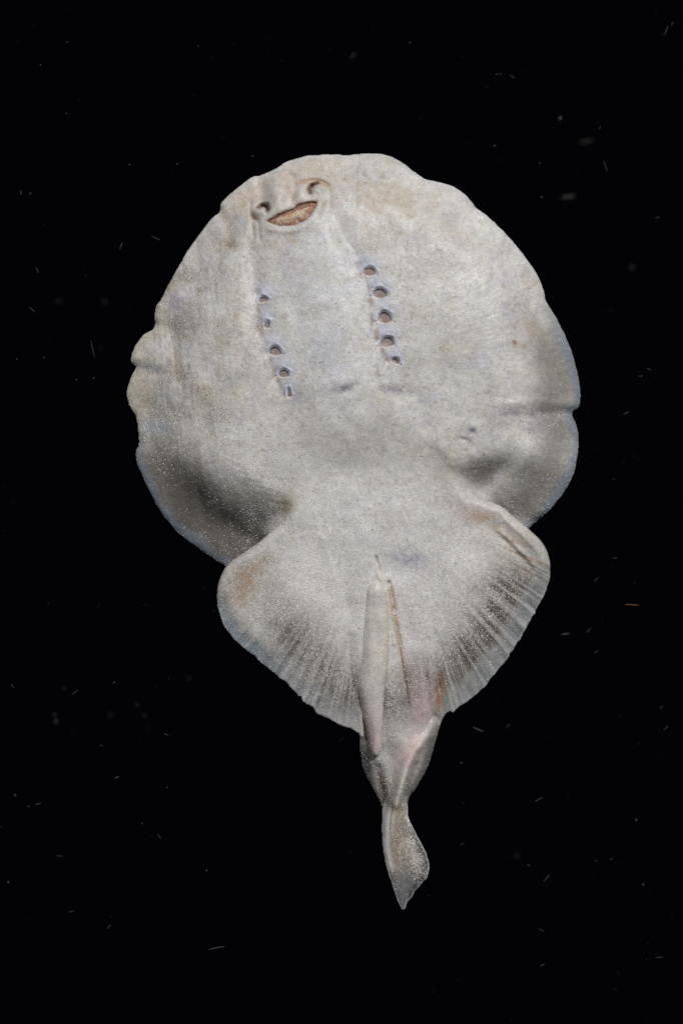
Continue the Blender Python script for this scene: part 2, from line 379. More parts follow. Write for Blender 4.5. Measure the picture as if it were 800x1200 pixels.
paint(gs(215, 420, 80, 150, 10) * np.clip(0.7 + n2 + 0.4 * lattice(XX * 0.9 - YY * 0.1, YY * 0.15, 3.0, 83), 0, 1), (152, 145, 135), 0.8)
paint(gs(385, 330, 40, 70) * np.clip(0.6 + n2, 0, 1), (218, 220, 224), 0.6)
paint(gs(395, 420, 46, 150, -6) + gs(440, 590, 80, 50), (229, 229, 232), 0.55)
for sz, sd, rgb in ((17, 251, (190, 184, 204)), (15, 257, (208, 194, 172)), (19, 263, (194, 200, 184)), (13, 269, (224, 222, 222)), (24, 275, (176, 168, 158))):
    paint(sst(0.12, 0.75, fbm(sz, sd, 3)), rgb, 0.2)
paint(sst(0.35, 0.8, lattice(XX, YY, 2.6, 281) * 0.6 + n3 * 0.5), (158, 140, 116), 0.35)     # rusty pores
paint(gs(450, 238, 85, 36, 12) * np.clip(0.55 + 0.6 * n2 + 0.5 * n3, 0, 1), (190, 172, 146), 0.6)
paint(gs(330, 215, 60, 25, -25) + gs(285, 232, 22, 14), (200, 178, 154), 0.35)
paint(gs(430, 550, 90, 60), (206, 202, 184), 0.4)
paint(gs(350, 282, 26, 8, -14) * np.clip(0.6 + n3, 0, 1), (180, 150, 112), 0.45)
# thin margins are translucent and bluish grey
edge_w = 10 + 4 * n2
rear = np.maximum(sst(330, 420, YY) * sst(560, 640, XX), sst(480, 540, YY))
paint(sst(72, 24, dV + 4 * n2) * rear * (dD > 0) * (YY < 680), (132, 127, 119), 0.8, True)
paint(sst(95, 50, dV + 3 * n2) * sst(510, 570, YY) * sst(350, 300, XX) * (dD > 0), (108, 103, 96), 0.75, True)  # left hind lobe: shade of the hollow painted over the thin-tissue tone
paint(sst(edge_w + 5, edge_w - 6, dV) * rear * (YY < 680), (130, 141, 156), 0.75, True)
paint(sst(22, 8, dD) * sst(300, 360, YY) * sst(300, 200, XX) * (1 - rear), (190, 184, 166), 0.6, True)
paint(sst(7, 1, dD) * (YY < 330), (206, 206, 206), 0.5, True)
paint(gs(183, 501, 17, 8, 10), (160, 172, 192), 0.75)
paint(gs(178, 432, 14, 5, 12), (168, 176, 190), 0.6)
# lavender patches
paint(gs(606, 490, 34, 12, 4) * np.clip(0.75 + n3, 0, 1), (160, 146, 164), 0.75)
paint(gs(205, 352, 13, 20, 15) * np.clip(0.75 + n3, 0, 1), (150, 144, 170), 0.6)
paint(gs(200, 338, 16, 10, -50) + gs(215, 322, 10, 6), (150, 134, 112), 0.45)
paint(gs(404, 458, 14, 5, -14) * np.clip(0.8 + n3, 0, 1), (118, 112, 126), 0.9)
paint(gs(464, 460, 18, 6, 0) * np.clip(0.7 + n3, 0, 1), (138, 132, 146), 0.8)
paint(gs(385, 420, 18, 26), (186, 188, 198), 0.45)
paint(gs(551, 507, 4.2, 3.6), (110, 108, 130), 0.8)
paint(gs(543, 517, 9, 3, 6), (160, 150, 138), 0.6)
paint(gs(269, 290, 7, 5, 8), (140, 116, 74), 0.8)
paint(ridge([(258,248),(267,262),(271,284)], 5, 1.0), (176, 160, 146), 0.6)
paint(gs(336, 592, 9, 12), (130, 116, 76), 0.7)
paint(gs(208, 428, 6, 26, -6), (176, 152, 122), 0.5)
paint(gs(170, 460, 9, 24) + gs(240, 465, 10, 18, -20), (190, 172, 144), 0.45)
paint(gs(600, 404, 3, 3) + gs(605, 408, 9, 6) * 0.3, (150, 110, 90), 0.9)
paint(gs(621, 400, 14, 20) * np.clip(n2, 0, 1), (200, 170, 140), 0.4)
# face
for chain in ([(302,346),(306,385),(313,412),(323,440),(333,466)], [(420,314),(431,346),(436,372),(441,400),(453,428)]):
    paint(ridge([(a + 9, b) for a, b in chain], 11, 1.0) * np.clip(0.7 + 0.6 * n3, 0, 1), (172, 170, 184), 0.6)  # bluish grey shadow around the gills, painted in
    paint(ridge(chain, 2.6, 1.0) * np.clip(0.45 + 0.9 * n3, 0, 1), (146, 116, 88), 0.7)
paint(GIN, (140, 122, 114), 0.92)
paint(GHOOD * np.clip(0.9 + 0.5 * n3, 0, 1), (208, 212, 226), 0.9)
paint(GRIM, (222, 214, 206), 0.7)
for g in gills:
    paint(gs(g[0] - g[2] - 4, g[1] + 1, 3.5, 8, 10) * np.clip(0.55 + n3, 0, 1), (156, 126, 98), 0.6)
    paint(gs(g[0] + 1, g[1] - 9, 11, 7) * np.clip(0.5 + n3, 0, 1), (190, 190, 204), 0.45)
paint(ridge([(373,216),(366,219),(362.6,225),(364,230)], 2.4, 1.0), (104, 62, 34), 0.9)
paint(ridge([(303,246),(309,243),(313.5,245),(314,251)], 2.4, 1.0), (100, 62, 38), 0.9)
paint(ridge([(348,217),(362,214),(374,213.5),(384,220)], 3.0, 1.0), (176, 140, 108), 0.55)
paint(ridge([(338,222),(342,234),(345,243)], 3.5, 1.0), (186, 154, 126), 0.5)
paint(gs(298, 257, 7, 4), (182, 152, 112), 0.6)
paint(sst(-0.5, 2.2, dM) * (dM > 0), (112, 70, 46), 0.95)
paint(ridge([(314,263),(330,254),(346,247),(350,243),(371,240)], 2.2, 1.0), (140, 92, 60), 0.6)
# pelvic fins: brown bases, smoky translucent bands, pale rays
finzone = sst(612, 640, YY) * (dT < 170) * (1 - sst(0.2, 1, mL))
band = sst(8, 30, dT + 3 * n2) * sst(90, 44, dT + 4 * n2)
band = np.where(left_half, band * sst(300, 345, XX), band * sst(640, 690, YY))
paint(sst(76, 108, dT) * sst(615, 660, YY) * (1 - mL), (236, 234, 232), 0.55)  # fin interiors painted paler in place of stronger light
paint(band * finzone * (0.84 + 0.5 * np.clip(-stripe * 1.4, -0.6, 0.4)), (70, 62, 54), np.where(left_half, 0.74, 0.86))
paint(sst(28, 12, dT + 3 * n2) * finzone * (0.8 + 0.4 * np.clip(-ray, -1, 1)), (112, 116, 119), 0.9)
paint(sst(18, 5, dT + 3 * n2) * finzone * sst(350, 290, XX) , (126, 142, 158), 0.5)
paint(sst(26, 6, dT) * finzone * sst(0.15, 0.55, ray), (190, 193, 195), 0.35)
paint(sst(2.6, 0.6, dT) * finzone, (190, 196, 200), 0.55)
paint(gs(287, 690, 16, 26, 24) * np.clip(0.8 + 0.5 * n3, 0, 1) + gs(300, 664, 20, 8, -40) * 0.7, (178, 146, 112), 0.75)
paint(gs(574, 612, 16, 10, 34) * np.clip(0.8 + n3, 0, 1) + 0.6 * gs(552, 604, 14, 6, 10), (196, 158, 112), 0.7)
paint(gs(608, 650, 12, 30, -48) * sst(0.35, -0.3, ray), (150, 112, 74), 0.75)
paint(gs(480, 655, 22, 10, 10) * np.clip(0.75 + n3, 0, 1), (172, 164, 190), 0.7)
paint(gs(540, 590, 30, 16, 20), (206, 192, 192), 0.4)
paint(GRV * np.clip(0.55 + 0.9 * n3, 0, 1), (164, 132, 98), 0.7)
paint(ridge([(457,690),(464,730),(470,760)], 4.5, 1.0) * np.clip(0.7 + n3, 0, 1), (186, 152, 104), 0.6)
paint(ridge([(446,668),(456,716),(460,752)], 2.6, 1.0), (222, 214, 196), 0.6)
paint(gs(513, 815, 5, 26, 6), (150, 108, 68), 0.85)  # brown shadow where the right clasper meets the fin, painted in
paint(gs(492, 815, 13, 36, -6), (204, 180, 178), 0.5)
paint(gs(480, 878, 14, 24, 22), (210, 176, 168), 0.65)
paint(gs(448, 918, 6, 26, -14), (92, 66, 62), 0.9)  # left tail flank, with the next line: shade of its slope painted in
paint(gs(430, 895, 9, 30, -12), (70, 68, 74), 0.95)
paint(sst(13, 5, dB) * sst(850, 870, YY) * sst(470, 480, XX), (124, 122, 120), 0.85)
paint(gs(464, 950, 8, 14), (210, 186, 146), 0.6)
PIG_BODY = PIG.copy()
SKIN = FINPIG.copy()
# clasper tissue
PIG = np.zeros((NY, NX, 3)) + lin((218, 213, 206))
paint(sst(6, 0, d_cl) * (XX < 436) * sst(775, 800, YY), (186, 166, 138), 0.6)
paint(sst(800, 850, YY) * sst(884, 868, YY) * np.clip(0.9 + 0.4 * n2, 0, 1), (214, 192, 190), 0.65)
paint(gs(452, 760, 5, 60), (216, 206, 180), 0.5)
paint(gs(418, 775, 7, 30), (190, 170, 146), 0.5)
PIG_CL = PIG.copy()
PIG = SKIN.copy()
paint(sst(735, 835, YY) * np.clip(0.7 + 0.6 * n3, 0, 1), (206, 184, 180), 0.6)
paint(sst(838, 856, YY), (216, 208, 202), 0.7)
paint(sst(4, 0, d_cr) * (XX > 497), (156, 112, 72), 0.6)  # the same painted shadow along the clasper's outer edge
paint(gs(476, 805, 4, 20), (120, 84, 62), 0.8)
PIG_CR = PIG.copy()
# tail fin tissue
PIG = np.zeros((NY, NX, 3)) + lin((150, 143, 134))
paint(np.exp(-(line_dist(spline([(458,940),(452,965),(452,990),(458,1015)]), 40) / 5) ** 2), (218, 216, 214), 0.95)
paint(gs(465, 975, 7, 36, 2), (160, 132, 102), 0.7)
paint(gs(468, 940, 7, 12), (206, 180, 138), 0.6)
paint(sst(1005, 1035, YY), (108, 110, 114), 0.85)
paint(sst(12, 3, d_tf) * (XX > 478), (78, 78, 80), 0.8)
paint(sst(2.4, 0.6, d_tf), (200, 202, 204), 0.6)
k_ = sst(962, 930, YY)[..., None]
PIG_TF = PIG * (1 - k_) + PIG_BODY * k_
PIG = SKIN

# ------------------------------------------------------------------ mesh builder
def to_world(x, y, h):
    return np.stack([(x - 400) * S, -h * S, (600 - y) * S], -1)

def samp(F, x, y):
    u = np.clip(x - GX0, 0, NX - 1.001); v = np.clip(y - GY0, 0, NY - 1.001)
    i = u.astype(int); j = v.astype(int); fu = u - i; fv = v - j
    if F.ndim == 3: fu = fu[:, None]; fv = fv[:, None]
    return (F[j, i] * (1 - fu) * (1 - fv) + F[j, i + 1] * fu * (1 - fv) + F[j + 1, i] * (1 - fu) * fv + F[j + 1, i + 1] * fu * fv)

def fill_mesh(me, co, quads):
    me.vertices.add(len(co)); me.vertices.foreach_set('co', co.astype(np.float32).ravel())
    me.loops.add(quads.size); me.loops.foreach_set('vertex_index', quads.astype(np.int32).ravel())
    n = quads.shape[1]
    me.polygons.add(len(quads))
    me.polygons.foreach_set('loop_start', np.arange(0, quads.size, n, dtype=np.int32))
    me.polygons.foreach_set('use_smooth', np.ones(len(quads), bool))
    me.update(calc_edges=True); me.validate()

def sheet(name, poly, H, T, pig, mat, parent=None, step=1.0, ox=0.0):
    """closed solid from an outline: belly-side height H, thickness T, tissue colour pig"""
    poly = np.array(poly)
    x0, y0 = np.floor(poly.min(0)) - 2; x1, y1 = np.ceil(poly.max(0)) + 2
    gx = np.arange(x0, x1 + step, step); gy = np.arange(y0, y1 + step, step)
    X, Y = np.meshgrid(gx, gy); ny, nx = X.shape
    I = np.zeros((ny, nx), bool)
    for a, b in zip(poly, np.roll(poly, -1, 0)):
        if a[1] == b[1]: continue
        r = (Y[:, 0] >= min(a[1], b[1])) & (Y[:, 0] < max(a[1], b[1]))
        if not r.any(): continue
        xc = a[0] + (Y[r][:, :1] - a[1]) * (b[0] - a[0]) / (b[1] - a[1])
        I[r] ^= X[r] > xc
    cell = I[:-1, :-1] | I[1:, :-1] | I[:-1, 1:] | I[1:, 1:]
    used = np.zeros((ny, nx), bool)
    used[:-1, :-1] |= cell; used[1:, :-1] |= cell; used[:-1, 1:] |= cell; used[1:, 1:] |= cell
    rim = used & ~I
    # snap outer ring to the outline
    px, py = X[rim], Y[rim]
    best = np.full(len(px), 1e9); bx = px.copy(); by = py.copy()
    for a, b in zip(poly, np.roll(poly, -1, 0)):
        d = b - a; L = max(d @ d, 1e-9)
        t = np.clip(((px - a[0]) * d[0] + (py - a[1]) * d[1]) / L, 0, 1)
        qx = a[0] + t * d[0]; qy = a[1] + t * d[1]; dd = (px - qx) ** 2 + (py - qy) ** 2
        m = dd < best; best[m] = dd[m]; bx[m] = qx[m]; by[m] = qy[m]
    X[rim] = bx; Y[rim] = by
    idx = -np.ones((ny, nx), int); idx[used] = np.arange(used.sum()); nF = used.sum()
    bidx = idx.copy(); inn = used & ~rim; bidx[inn] = nF + np.arange(inn.sum())
    xu, yu = X[used], Y[used]; hf = samp(H, xu, yu)
    xi, yi = X[inn], Y[inn]; hb = samp(H, xi, yi) - np.maximum(samp(T, xi, yi), 0.6)
    co = np.vstack([to_world(xu, yu, hf), to_world(xi, yi, hb)])
    q = lambda id_: np.stack([id_[:-1, :-1][cell], id_[1:, :-1][cell], id_[1:, 1:][cell], id_[:-1, 1:][cell]], 1)
    quads = np.vstack([q(idx), q(bidx)[:, ::-1]])
    me = bpy.data.meshes.new(name); fill_mesh(me, co, quads)
    c = np.ones((len(me.vertices), 4), np.float32)
    c[:nF, :3] = samp(pig, xu, yu); c[nF:, :3] = lin((120, 96, 66))      # brown back
    at = me.color_attributes.new('tissue', 'FLOAT_COLOR', 'POINT'); at.data.foreach_set('color', c.ravel())
    me.materials.append(mat)
    o = bpy.data.objects.new(name, me); col.objects.link(o); o.parent = parent
    return o, (xu[inn[used]], yu[inn[used]], hf[inn[used]])

# ------------------------------------------------------------------ materials
def new_mat(name):
    m = bpy.data.materials.new(name); m.use_nodes = True
    return m, m.node_tree.nodes, m.node_tree.links, m.node_tree.nodes['Principled BSDF']

def skin_material(name, rough=0.42, sss=0.1, bump=0.35, speck=1.0):
    m, N, L, b = new_mat(name)
    at = N.new('ShaderNodeAttribute'); at.attribute_name = 'tissue'
    tc = N.new('ShaderNodeTexCoord')
    fine = N.new('ShaderNodeTexNoise'); fine.inputs['Scale'].default_value = 1400; fine.inputs['Detail'].default_value = 3
    mid = N.new('ShaderNodeTexNoise'); mid.inputs['Scale'].default_value = 330; mid.inputs['Detail'].default_value = 4
    for n in (fine, mid): L.new(tc.outputs['Object'], n.inputs['Vector'])
    r1 = N.new('ShaderNodeMapRange'); r1.inputs['From Min'].default_value = 0.3; r1.inputs['From Max'].default_value = 0.7
    r1.inputs['To Min'].default_value = 0.80; r1.inputs['To Max'].default_value = 1.12
    L.new(fine.outputs['Fac'], r1.inputs['Value'])
    r2 = N.new('ShaderNodeMapRange'); r2.inputs['From Min'].default_value = 0.3; r2.inputs['From Max'].default_value = 0.7
    r2.inputs['To Min'].default_value = 0.88; r2.inputs['To Max'].default_value = 1.08
    L.new(mid.outputs['Fac'], r2.inputs['Value'])
    mu = N.new('ShaderNodeMath'); mu.operation = 'MULTIPLY'
    L.new(r1.outputs[0], mu.inputs[0]); L.new(r2.outputs[0], mu.inputs[1])
    vm = N.new('ShaderNodeVectorMath'); vm.operation = 'SCALE'
    L.new(at.outputs['Color'], vm.inputs[0]); L.new(mu.outputs[0], vm.inputs['Scale'])
    L.new(vm.outputs[0], b.inputs['Base Color'])
    bp = N.new('ShaderNodeBump'); bp.inputs['Strength'].default_value = bump; bp.inputs['Distance'].default_value = 0.0004
    L.new(fine.outputs['Fac'], bp.inputs['Height']); L.new(bp.outputs[0], b.inputs['Normal'])
    b.inputs['Roughness'].default_value = rough
    b.inputs['Specular IOR Level'].default_value = 0.3
    b.inputs['Subsurface Weight'].default_value = sss
    b.inputs['Subsurface Radius'].default_value = (1.0, 0.6, 0.4)
    b.inputs['Subsurface Scale'].default_value = 0.0016
    return m
skin = skin_material('pale_belly_skin')
fin_skin = skin_material('pelvic_fin_skin', 0.4, 0.1)
clasper_skin = skin_material('clasper_skin', 0.38, 0.2, 0.2)

def flat_skin(name, rgb, rough=0.5, noise_scale=900, lo=0.75, hi=1.15):
    m, N, L, b = new_mat(name)
    tc = N.new('ShaderNodeTexCoord'); nz = N.new('ShaderNodeTexNoise'); nz.inputs['Scale'].default_value = noise_scale
    L.new(tc.outputs['Object'], nz.inputs['Vector'])
    r = N.new('ShaderNodeMapRange'); r.inputs['From Min'].default_value = 0.3; r.inputs['From Max'].default_value = 0.7
    r.inputs['To Min'].default_value = lo; r.inputs['To Max'].default_value = hi
    L.new(nz.outputs['Fac'], r.inputs['Value'])
    vm = N.new('ShaderNodeVectorMath'); vm.operation = 'SCALE'; vm.inputs[0].default_value = tuple(lin(rgb))
    L.new(r.outputs[0], vm.inputs['Scale']); L.new(vm.outputs[0], b.inputs['Base Color'])
    b.inputs['Roughness'].default_value = rough
    return m

# ------------------------------------------------------------------ the ray
ray_root = bpy.data.objects.new('electric_ray', None); col.objects.link(ray_root)
ray_root.location = (0, 0, 0)
ray_root['label'] = 'pale electric ray seen from below with round disc, gill slits and claspers'
ray_root['category'] = 'ray'
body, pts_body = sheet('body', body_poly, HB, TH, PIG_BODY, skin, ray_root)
body['label'] = 'round cream disc and trunk tapering to tail stalk'
fl, pts_fl = sheet('pelvic_fin', fin_l, H_fl, T_fl, SKIN, fin_skin, ray_root)
fr, pts_fr = sheet('pelvic_fin', fin_r, H_fr, T_fr, SKIN, fin_skin, ray_root)
cl, pts_cl = sheet('clasper', clasper_l, H_cl, T_cl, PIG_CL, clasper_skin, ray_root)
cr, pts_cr = sheet('clasper', clasper_r, H_cr, T_cr, PIG_CR, clasper_skin, ray_root)
tf, pts_tf = sheet('tail_fin', tail_fin, H_tf, T_tf, PIG_TF, fin_skin, ray_root)

# mouth: brown gum lining with a paler band of tooth plates
mo = np.array(mouth_op); mc = mo.mean(0)
lining = mc + (mo - mc) * 1.04
HBf = HB + 10.0 * blur(sst(0, 3.2, dM), 0.6)                 # surface without the opening
d_li = poly_d(lining, 20)
H_mo = blur(HBf, 3) - 4.6 + 2.6 * sst(0, 6, d_li) + 0.9 * fbm(5, 300, 2)
PIG = np.zeros((NY, NX, 3)) + lin((150, 110, 90)); paint(np.clip(0.5 + n3, 0, 1), (184, 150, 130), 0.6)
paint(sst(3, 0, d_li), (112, 70, 44), 0.7)
mouth, _ = sheet('mouth', lining, H_mo, np.full_like(H_mo, 4.0), PIG, clasper_skin, ray_root, step=0.6)
mouth['label'] = 'open crescent mouth with brown lips'
band_poly = spline([(322,263.2),(330,258.6),(340,255),(350,250.2),(361,246.4),(364,248),(358,257),(350,261.5),(340,264.5),(330,265.6)], True, 0.8)
d_bp = poly_d(band_poly, 12)
H_bp = H_mo - 0.4 + 1.9 * sst(0, 3.5, d_bp) + 0.5 * fbm(3, 310, 2)
PIG = np.zeros((NY, NX, 3)) + lin((206, 182, 156)); paint(np.clip(n3, 0, 1), (172, 134, 104), 0.6)
tooth, _ = sheet('tooth_band', band_poly, H_bp, np.full_like(H_mo, 2.0), PIG, clasper_skin, mouth, step=0.5)

# nostril flaps
H_clean = blur(HB, 2.0)
for nm, poly, amp in (('nostril_flap', spline([(367,222),(372,219),(378,220.5),(380.5,225),(378,230.5),(372,232.5),(367,230.5),(365.4,226)], True, 0.8), 1.8),
                      ('nostril_flap', spline([(297,246.5),(303,247),(309,245.8),(311.6,249),(310,254),(304,257),(298,256),(295,251.5)], True, 0.8), 1.6)):
    d_ = poly_d(poly, 12)
    Hn = H_clean - 1.6 + (amp + 0.9) * sst(0, 5, d_)
    PIG = np.zeros((NY, NX, 3)) + lin((212, 206, 200)); paint(np.clip(n3, 0, 1), (196, 182, 170), 0.4)
    sheet(nm, poly, Hn, np.full_like(Hn, 3.0), PIG, clasper_skin, ray_root, step=0.6)

# gill slits: brown-grey membrane deep in each opening, and the pale hood over it
gill_out = []
for g, dep in zip(gills, gill_depth):
    cx, cy, rx, ry, a = g
    t = np.linspace(0, 2 * math.pi, 40, endpoint=False)
    c, s = math.cos(math.radians(a)), math.sin(math.radians(a))
    u = np.sign(np.cos(t)) * np.abs(np.cos(t)) ** 0.87 * (rx + 0.6); v = np.sign(np.sin(t)) * np.abs(np.sin(t)) ** 0.87 * (ry + 0.6)
    v = np.where(v > 0, v * 0.5, v)
    poly = np.stack([cx + u * c - v * s, cy + u * s + v * c], 1)
    d_ = poly_d(poly, 12)
    Hg = blur(HB + dep * GIN, 3) - dep * 0.75 - 0.5 * np.clip(d_ / 4, 0, 1) + 0.16 * (YY - cy)
    dark = 0 if rx > 4.5 else 1
    PIG = np.zeros((NY, NX, 3)) + lin((148, 130, 122) if not dark else (116, 94, 84))
    paint(np.clip(n3, 0, 1), (150, 128, 120), 0.5)
    sheet('gill_slit', poly, Hg, np.full_like(Hg, 1.5), PIG, clasper_skin, ray_root, step=0.7)
    # crescent flap of pale skin over the slit
    jr = np.random.default_rng(int(cx * 7))
    tt = np.linspace(math.pi * 0.93, math.pi * 2.07, 18)
    wv = 1 + 0.10 * np.sin(5 * tt + jr.uniform(0, 6))
    ou, ov = np.cos(tt) * (rx + 4.6) * wv, np.sin(tt) * (ry + 7.2) * wv
    iu, iv = np.cos(tt[::-1]) * (rx - 0.3), np.sin(tt[::-1]) * (ry - 0.5) - 0.2
    uu, vv_ = np.concatenate([ou, iu]), np.concatenate([ov, iv])
    fpoly = np.stack([cx + uu * c - vv_ * s, cy + uu * s + vv_ * c], 1)
    d_ = poly_d(fpoly, 12)
    inner = gill_shape(g)
    Hf = blur(HB + dep * GIN, 1.5) - 0.7 + 2.0 * sst(0, 3.2, d_) + 0.3 * sst(1.9, 1.1, inner) * sst(0, 1.5, d_) + 0.4 * fbm(4, 330, 2)
    PIG = np.zeros((NY, NX, 3)) + lin((206, 208, 220)); paint(np.clip(n3 + 0.1, 0, 1), (180, 178, 192), 0.6)
    sheet('gill_flap', fpoly, Hf, np.full_like(Hf, 2.0), PIG, clasper_skin, ray_root, step=0.6)
PIG = SKIN

# ------------------------------------------------------------------ sand sticking to the skin
def density():
    d = 0.05 + 0.03 * np.clip(n2, 0, 1)
    def add(m, k):
        nonlocal d
        d = d + k * m
    add(gs(235, 450, 80, 140, 5) * np.clip(0.6 + n2 * 0.9, 0.05, 1), 0.9)
    add(gs(190, 455, 26, 50, 8) * np.clip(0.6 + n2, 0, 1), 1.0)
    add(gs(300, 560, 46, 30, 40) * np.clip(0.7 + n2, 0, 1), 0.8)
    add(gs(215, 590, 60, 60), 0.10)
    add(gs(200, 505, 30, 10), 0.5)
    add(gs(235, 310, 30, 50, 30), 0.4); add(gs(540, 300, 110, 90), 0.12)
    add(gs(315, 378, 10, 24) + gs(310, 400, 16, 40), 0.30)
    add(gs(470, 400, 20, 60), 0.16)
    add(gs(612, 492, 36, 12), 0.6)
    add(gs(640, 550, 26, 60), 0.07)
    add(gs(450, 600, 130, 50), 0.14)
    add(gs(350, 700, 80, 75, 30), 1.5); add(gs(375, 800, 40, 40, 30), 1.0)
    add(gs(545, 700, 75, 75, -30), 1.4); add(gs(490, 770, 50, 50), 0.35)
    add(gs(462, 820, 12, 50), 0.75); add(gs(440, 830, 22, 30), 0.35)
    add(gs(484, 1000, 9, 28, -18), 2.4); add(gs(477, 955, 3, 26, -12), 2.0); add(gs(470, 990, 12, 36), 0.5)
    add(gs(450, 905, 6, 40, -14), 0.4); add(gs(443, 890, 12, 8), 0.9)
    add(gs(490, 812, 12, 24), 0.7)
    add(gs(344, 258, 26, 7, -22), 0.5)
    d *= 0.55 + 0.75 * np.clip(fbm(9, 400, 3) + 0.4, 0, 1.3)
    for g in gills:
        add(gs(g[0] - g[2] - 3, g[1] + 2, 4, 7) + gs(g[0] + g[2] + 4, g[1] - 2, 4, 8) + gs(g[0], g[1] - g[3] - 8, 8, 3), 0.55)
    d *= 1 - 0.8 * GIN
    d *= 1 - 0.75 * np.exp(-(line_dist(spline([(436,690),(440,740),(434,790)]), 40) / 10) ** 2)
    d *= 1 - 0.7 * gs(335, 230, 40, 22)
    d *= 1 - (1 - sst(12, 62, dT)) * 0.72 * sst(655, 690, YY) * sst(880, 850, YY)
    d *= 1 - 0.96 * gs(226, 590, 85, 72)
    return np.clip(d, 0, 4)
DEN = density()
in_fl, in_fr = inside(fin_l) & (sink < 2), inside(fin_r) & (sink < 2)
in_cl, in_cr, in_tf = inside(clasper_l) & (H_cl > HB), inside(clasper_r) & (H_cr > HB), inside(tail_fin)
top = HB.copy(); top[~I_body] = -99
for I_, H_ in ((inside(fin_l), H_fl), (inside(fin_r), H_fr), (inside(clasper_l), H_cl), (inside(clasper_r), H_cr), (in_tf, H_tf), (inside(lining), H_mo), (inside(band_poly), H_bp)):
    top = np.where(I_, np.maximum(top, H_), top)
ok = top > -50
Dn = np.where(ok, DEN, 0)
N_GR = 110000
pr = Dn.ravel() / Dn.sum()
pick = rng.choice(pr.size, N_GR, p=pr)
gx = XX.ravel()[pick] + rng.uniform(-.5, .5, N_GR); gy = YY.ravel()[pick] + rng.uniform(-.5, .5, N_GR)
gh = samp(np.where(ok, top, 0), gx, gy)
keep = samp(ok.astype(float), gx, gy) > 0.999
gx, gy, gh = gx[keep], gy[keep], gh[keep]; n = len(gx)
size = np.clip(rng.lognormal(math.log(0.36), 0.34, n), 0.18, 0.9) * np.where(gy < 480, 0.85, 1.0)
kind = rng.random(n)
palette = np.array([(243,241,238),(214,206,192),(186,170,146),(150,122,88),(96,80,66),(24,20,18)])
cuts = np.array([0.60, 0.88, 0.965, 0.988, 0.9965, 1.0])
kc = np.searchsorted(cuts, kind)
gcol = lin(palette)[kc] * rng.uniform(0.85, 1.1, (n, 1))
size = np.where(kc == 5, size * 1.15, size)
nb = 130                                # a few larger black grains scattered over the disc
ib = rng.choice(np.where(((gx - 440) / 240) ** 2 + ((gy - 400) / 215) ** 2 < 1)[0], nb, replace=False)
size[ib] = rng.uniform(0.45, 0.95, nb); gcol[ib] = lin((40, 34, 30)) * rng.uniform(0.5, 2.0, (nb, 1))
base = np.array([(1,0,0),(-1,0,0),(0,1,0),(0,-1,0),(0,0,1),(0,0,-1)], float)
faces = np.array([(0,2,4),(2,1,4),(1,3,4),(3,0,4),(2,0,5),(1,2,5),(3,1,5),(0,3,5)])
def grains(cx, cy, ch, size, seed, flat=1.0):
    r = np.random.default_rng(seed); n = len(cx)
    q = r.normal(size=(n, 4)); q /= np.linalg.norm(q, axis=1)[:, None]
    w_, x_, y_, z_ = q.T
    R = np.stack([1-2*(y_**2+z_**2), 2*(x_*y_-z_*w_), 2*(x_*z_+y_*w_), 2*(x_*y_+z_*w_), 1-2*(x_**2+z_**2), 2*(y_*z_-x_*w_), 2*(x_*z_-y_*w_), 2*(y_*z_+x_*w_), 1-2*(x_**2+y_**2)], 1).reshape(n, 3, 3)
    v = base[None] * r.uniform(0.6, 1.25, (n, 6, 1)) * size[:, None, None]
    v = np.einsum('nij,nkj->nki', R, v)
    v[..., 2] *= flat
    P3 = np.stack([cx[:, None] + v[..., 0], cy[:, None] + v[..., 1], ch[:, None] + v[..., 2]], -1).reshape(-1, 3)
    F = (faces[None] + 6 * np.arange(n)[:, None, None]).reshape(-1, 3)
    return to_world(P3[:, 0], P3[:, 1], P3[:, 2]), F
gco, gf = grains(gx, gy, gh + size * 0.12, size, 5, 0.55)
sm, N, L, b = new_mat('sand_grain')
at = N.new('ShaderNodeAttribute'); at.attribute_name = 'tissue'
L.new(at.outputs['Color'], b.inputs['Base Color'])
b.inputs['Roughness'].default_value = 0.45; b.inputs['Specular IOR Level'].default_value = 0.4
def cloud(name, co, fc, colors, mat):
    me = bpy.data.meshes.new(name); fill_mesh(me, co, fc)
    me.polygons.foreach_set('use_smooth', np.zeros(len(me.polygons), bool))
    c = np.ones((len(co), 4), np.float32); c[:, :3] = np.repeat(colors, 6, 0)
    a = me.color_attributes.new('tissue', 'FLOAT_COLOR', 'POINT'); a.data.foreach_set('color', c.ravel())
    me.materials.append(mat)
    o = bpy.data.objects.new(name, me); col.objects.link(o)
    return o
so = cloud('sand', gco, gf, gcol, sm)
so['kind'] = 'stuff'; so['label'] = 'fine glittering sand grains sticking to the belly of the ray'; so['category'] = 'sand'

# ------------------------------------------------------------------ matter drifting in the water
def drift_material(name, rgb):
    m, N, L, b = new_mat(name)
    tc = N.new('ShaderNodeTexCoord'); nz = N.new('ShaderNodeTexNoise'); nz.inputs['Scale'].default_value = 600
    L.new(tc.outputs['Object'], nz.inputs['Vector'])
    cr_ = N.new('ShaderNodeValToRGB')
    cr_.color_ramp.elements[0].color = (*(lin(rgb) * 0.6), 1); cr_.color_ramp.elements[1].color = (*lin(rgb), 1)
    L.new(nz.outputs['Fac'], cr_.inputs['Fac']); L.new(cr_.outputs['Color'], b.inputs['Base Color'])
    b.inputs['Roughness'].default_value = 0.7
    return m
pale_m = drift_material('pale_detritus', (84, 83, 83))
dim_m = drift_material('grey_detritus', (76, 76, 78))
soft_m = drift_material('faint_detritus', (27, 27, 30))
amber_m = drift_material('amber_detritus', (112, 74, 36))

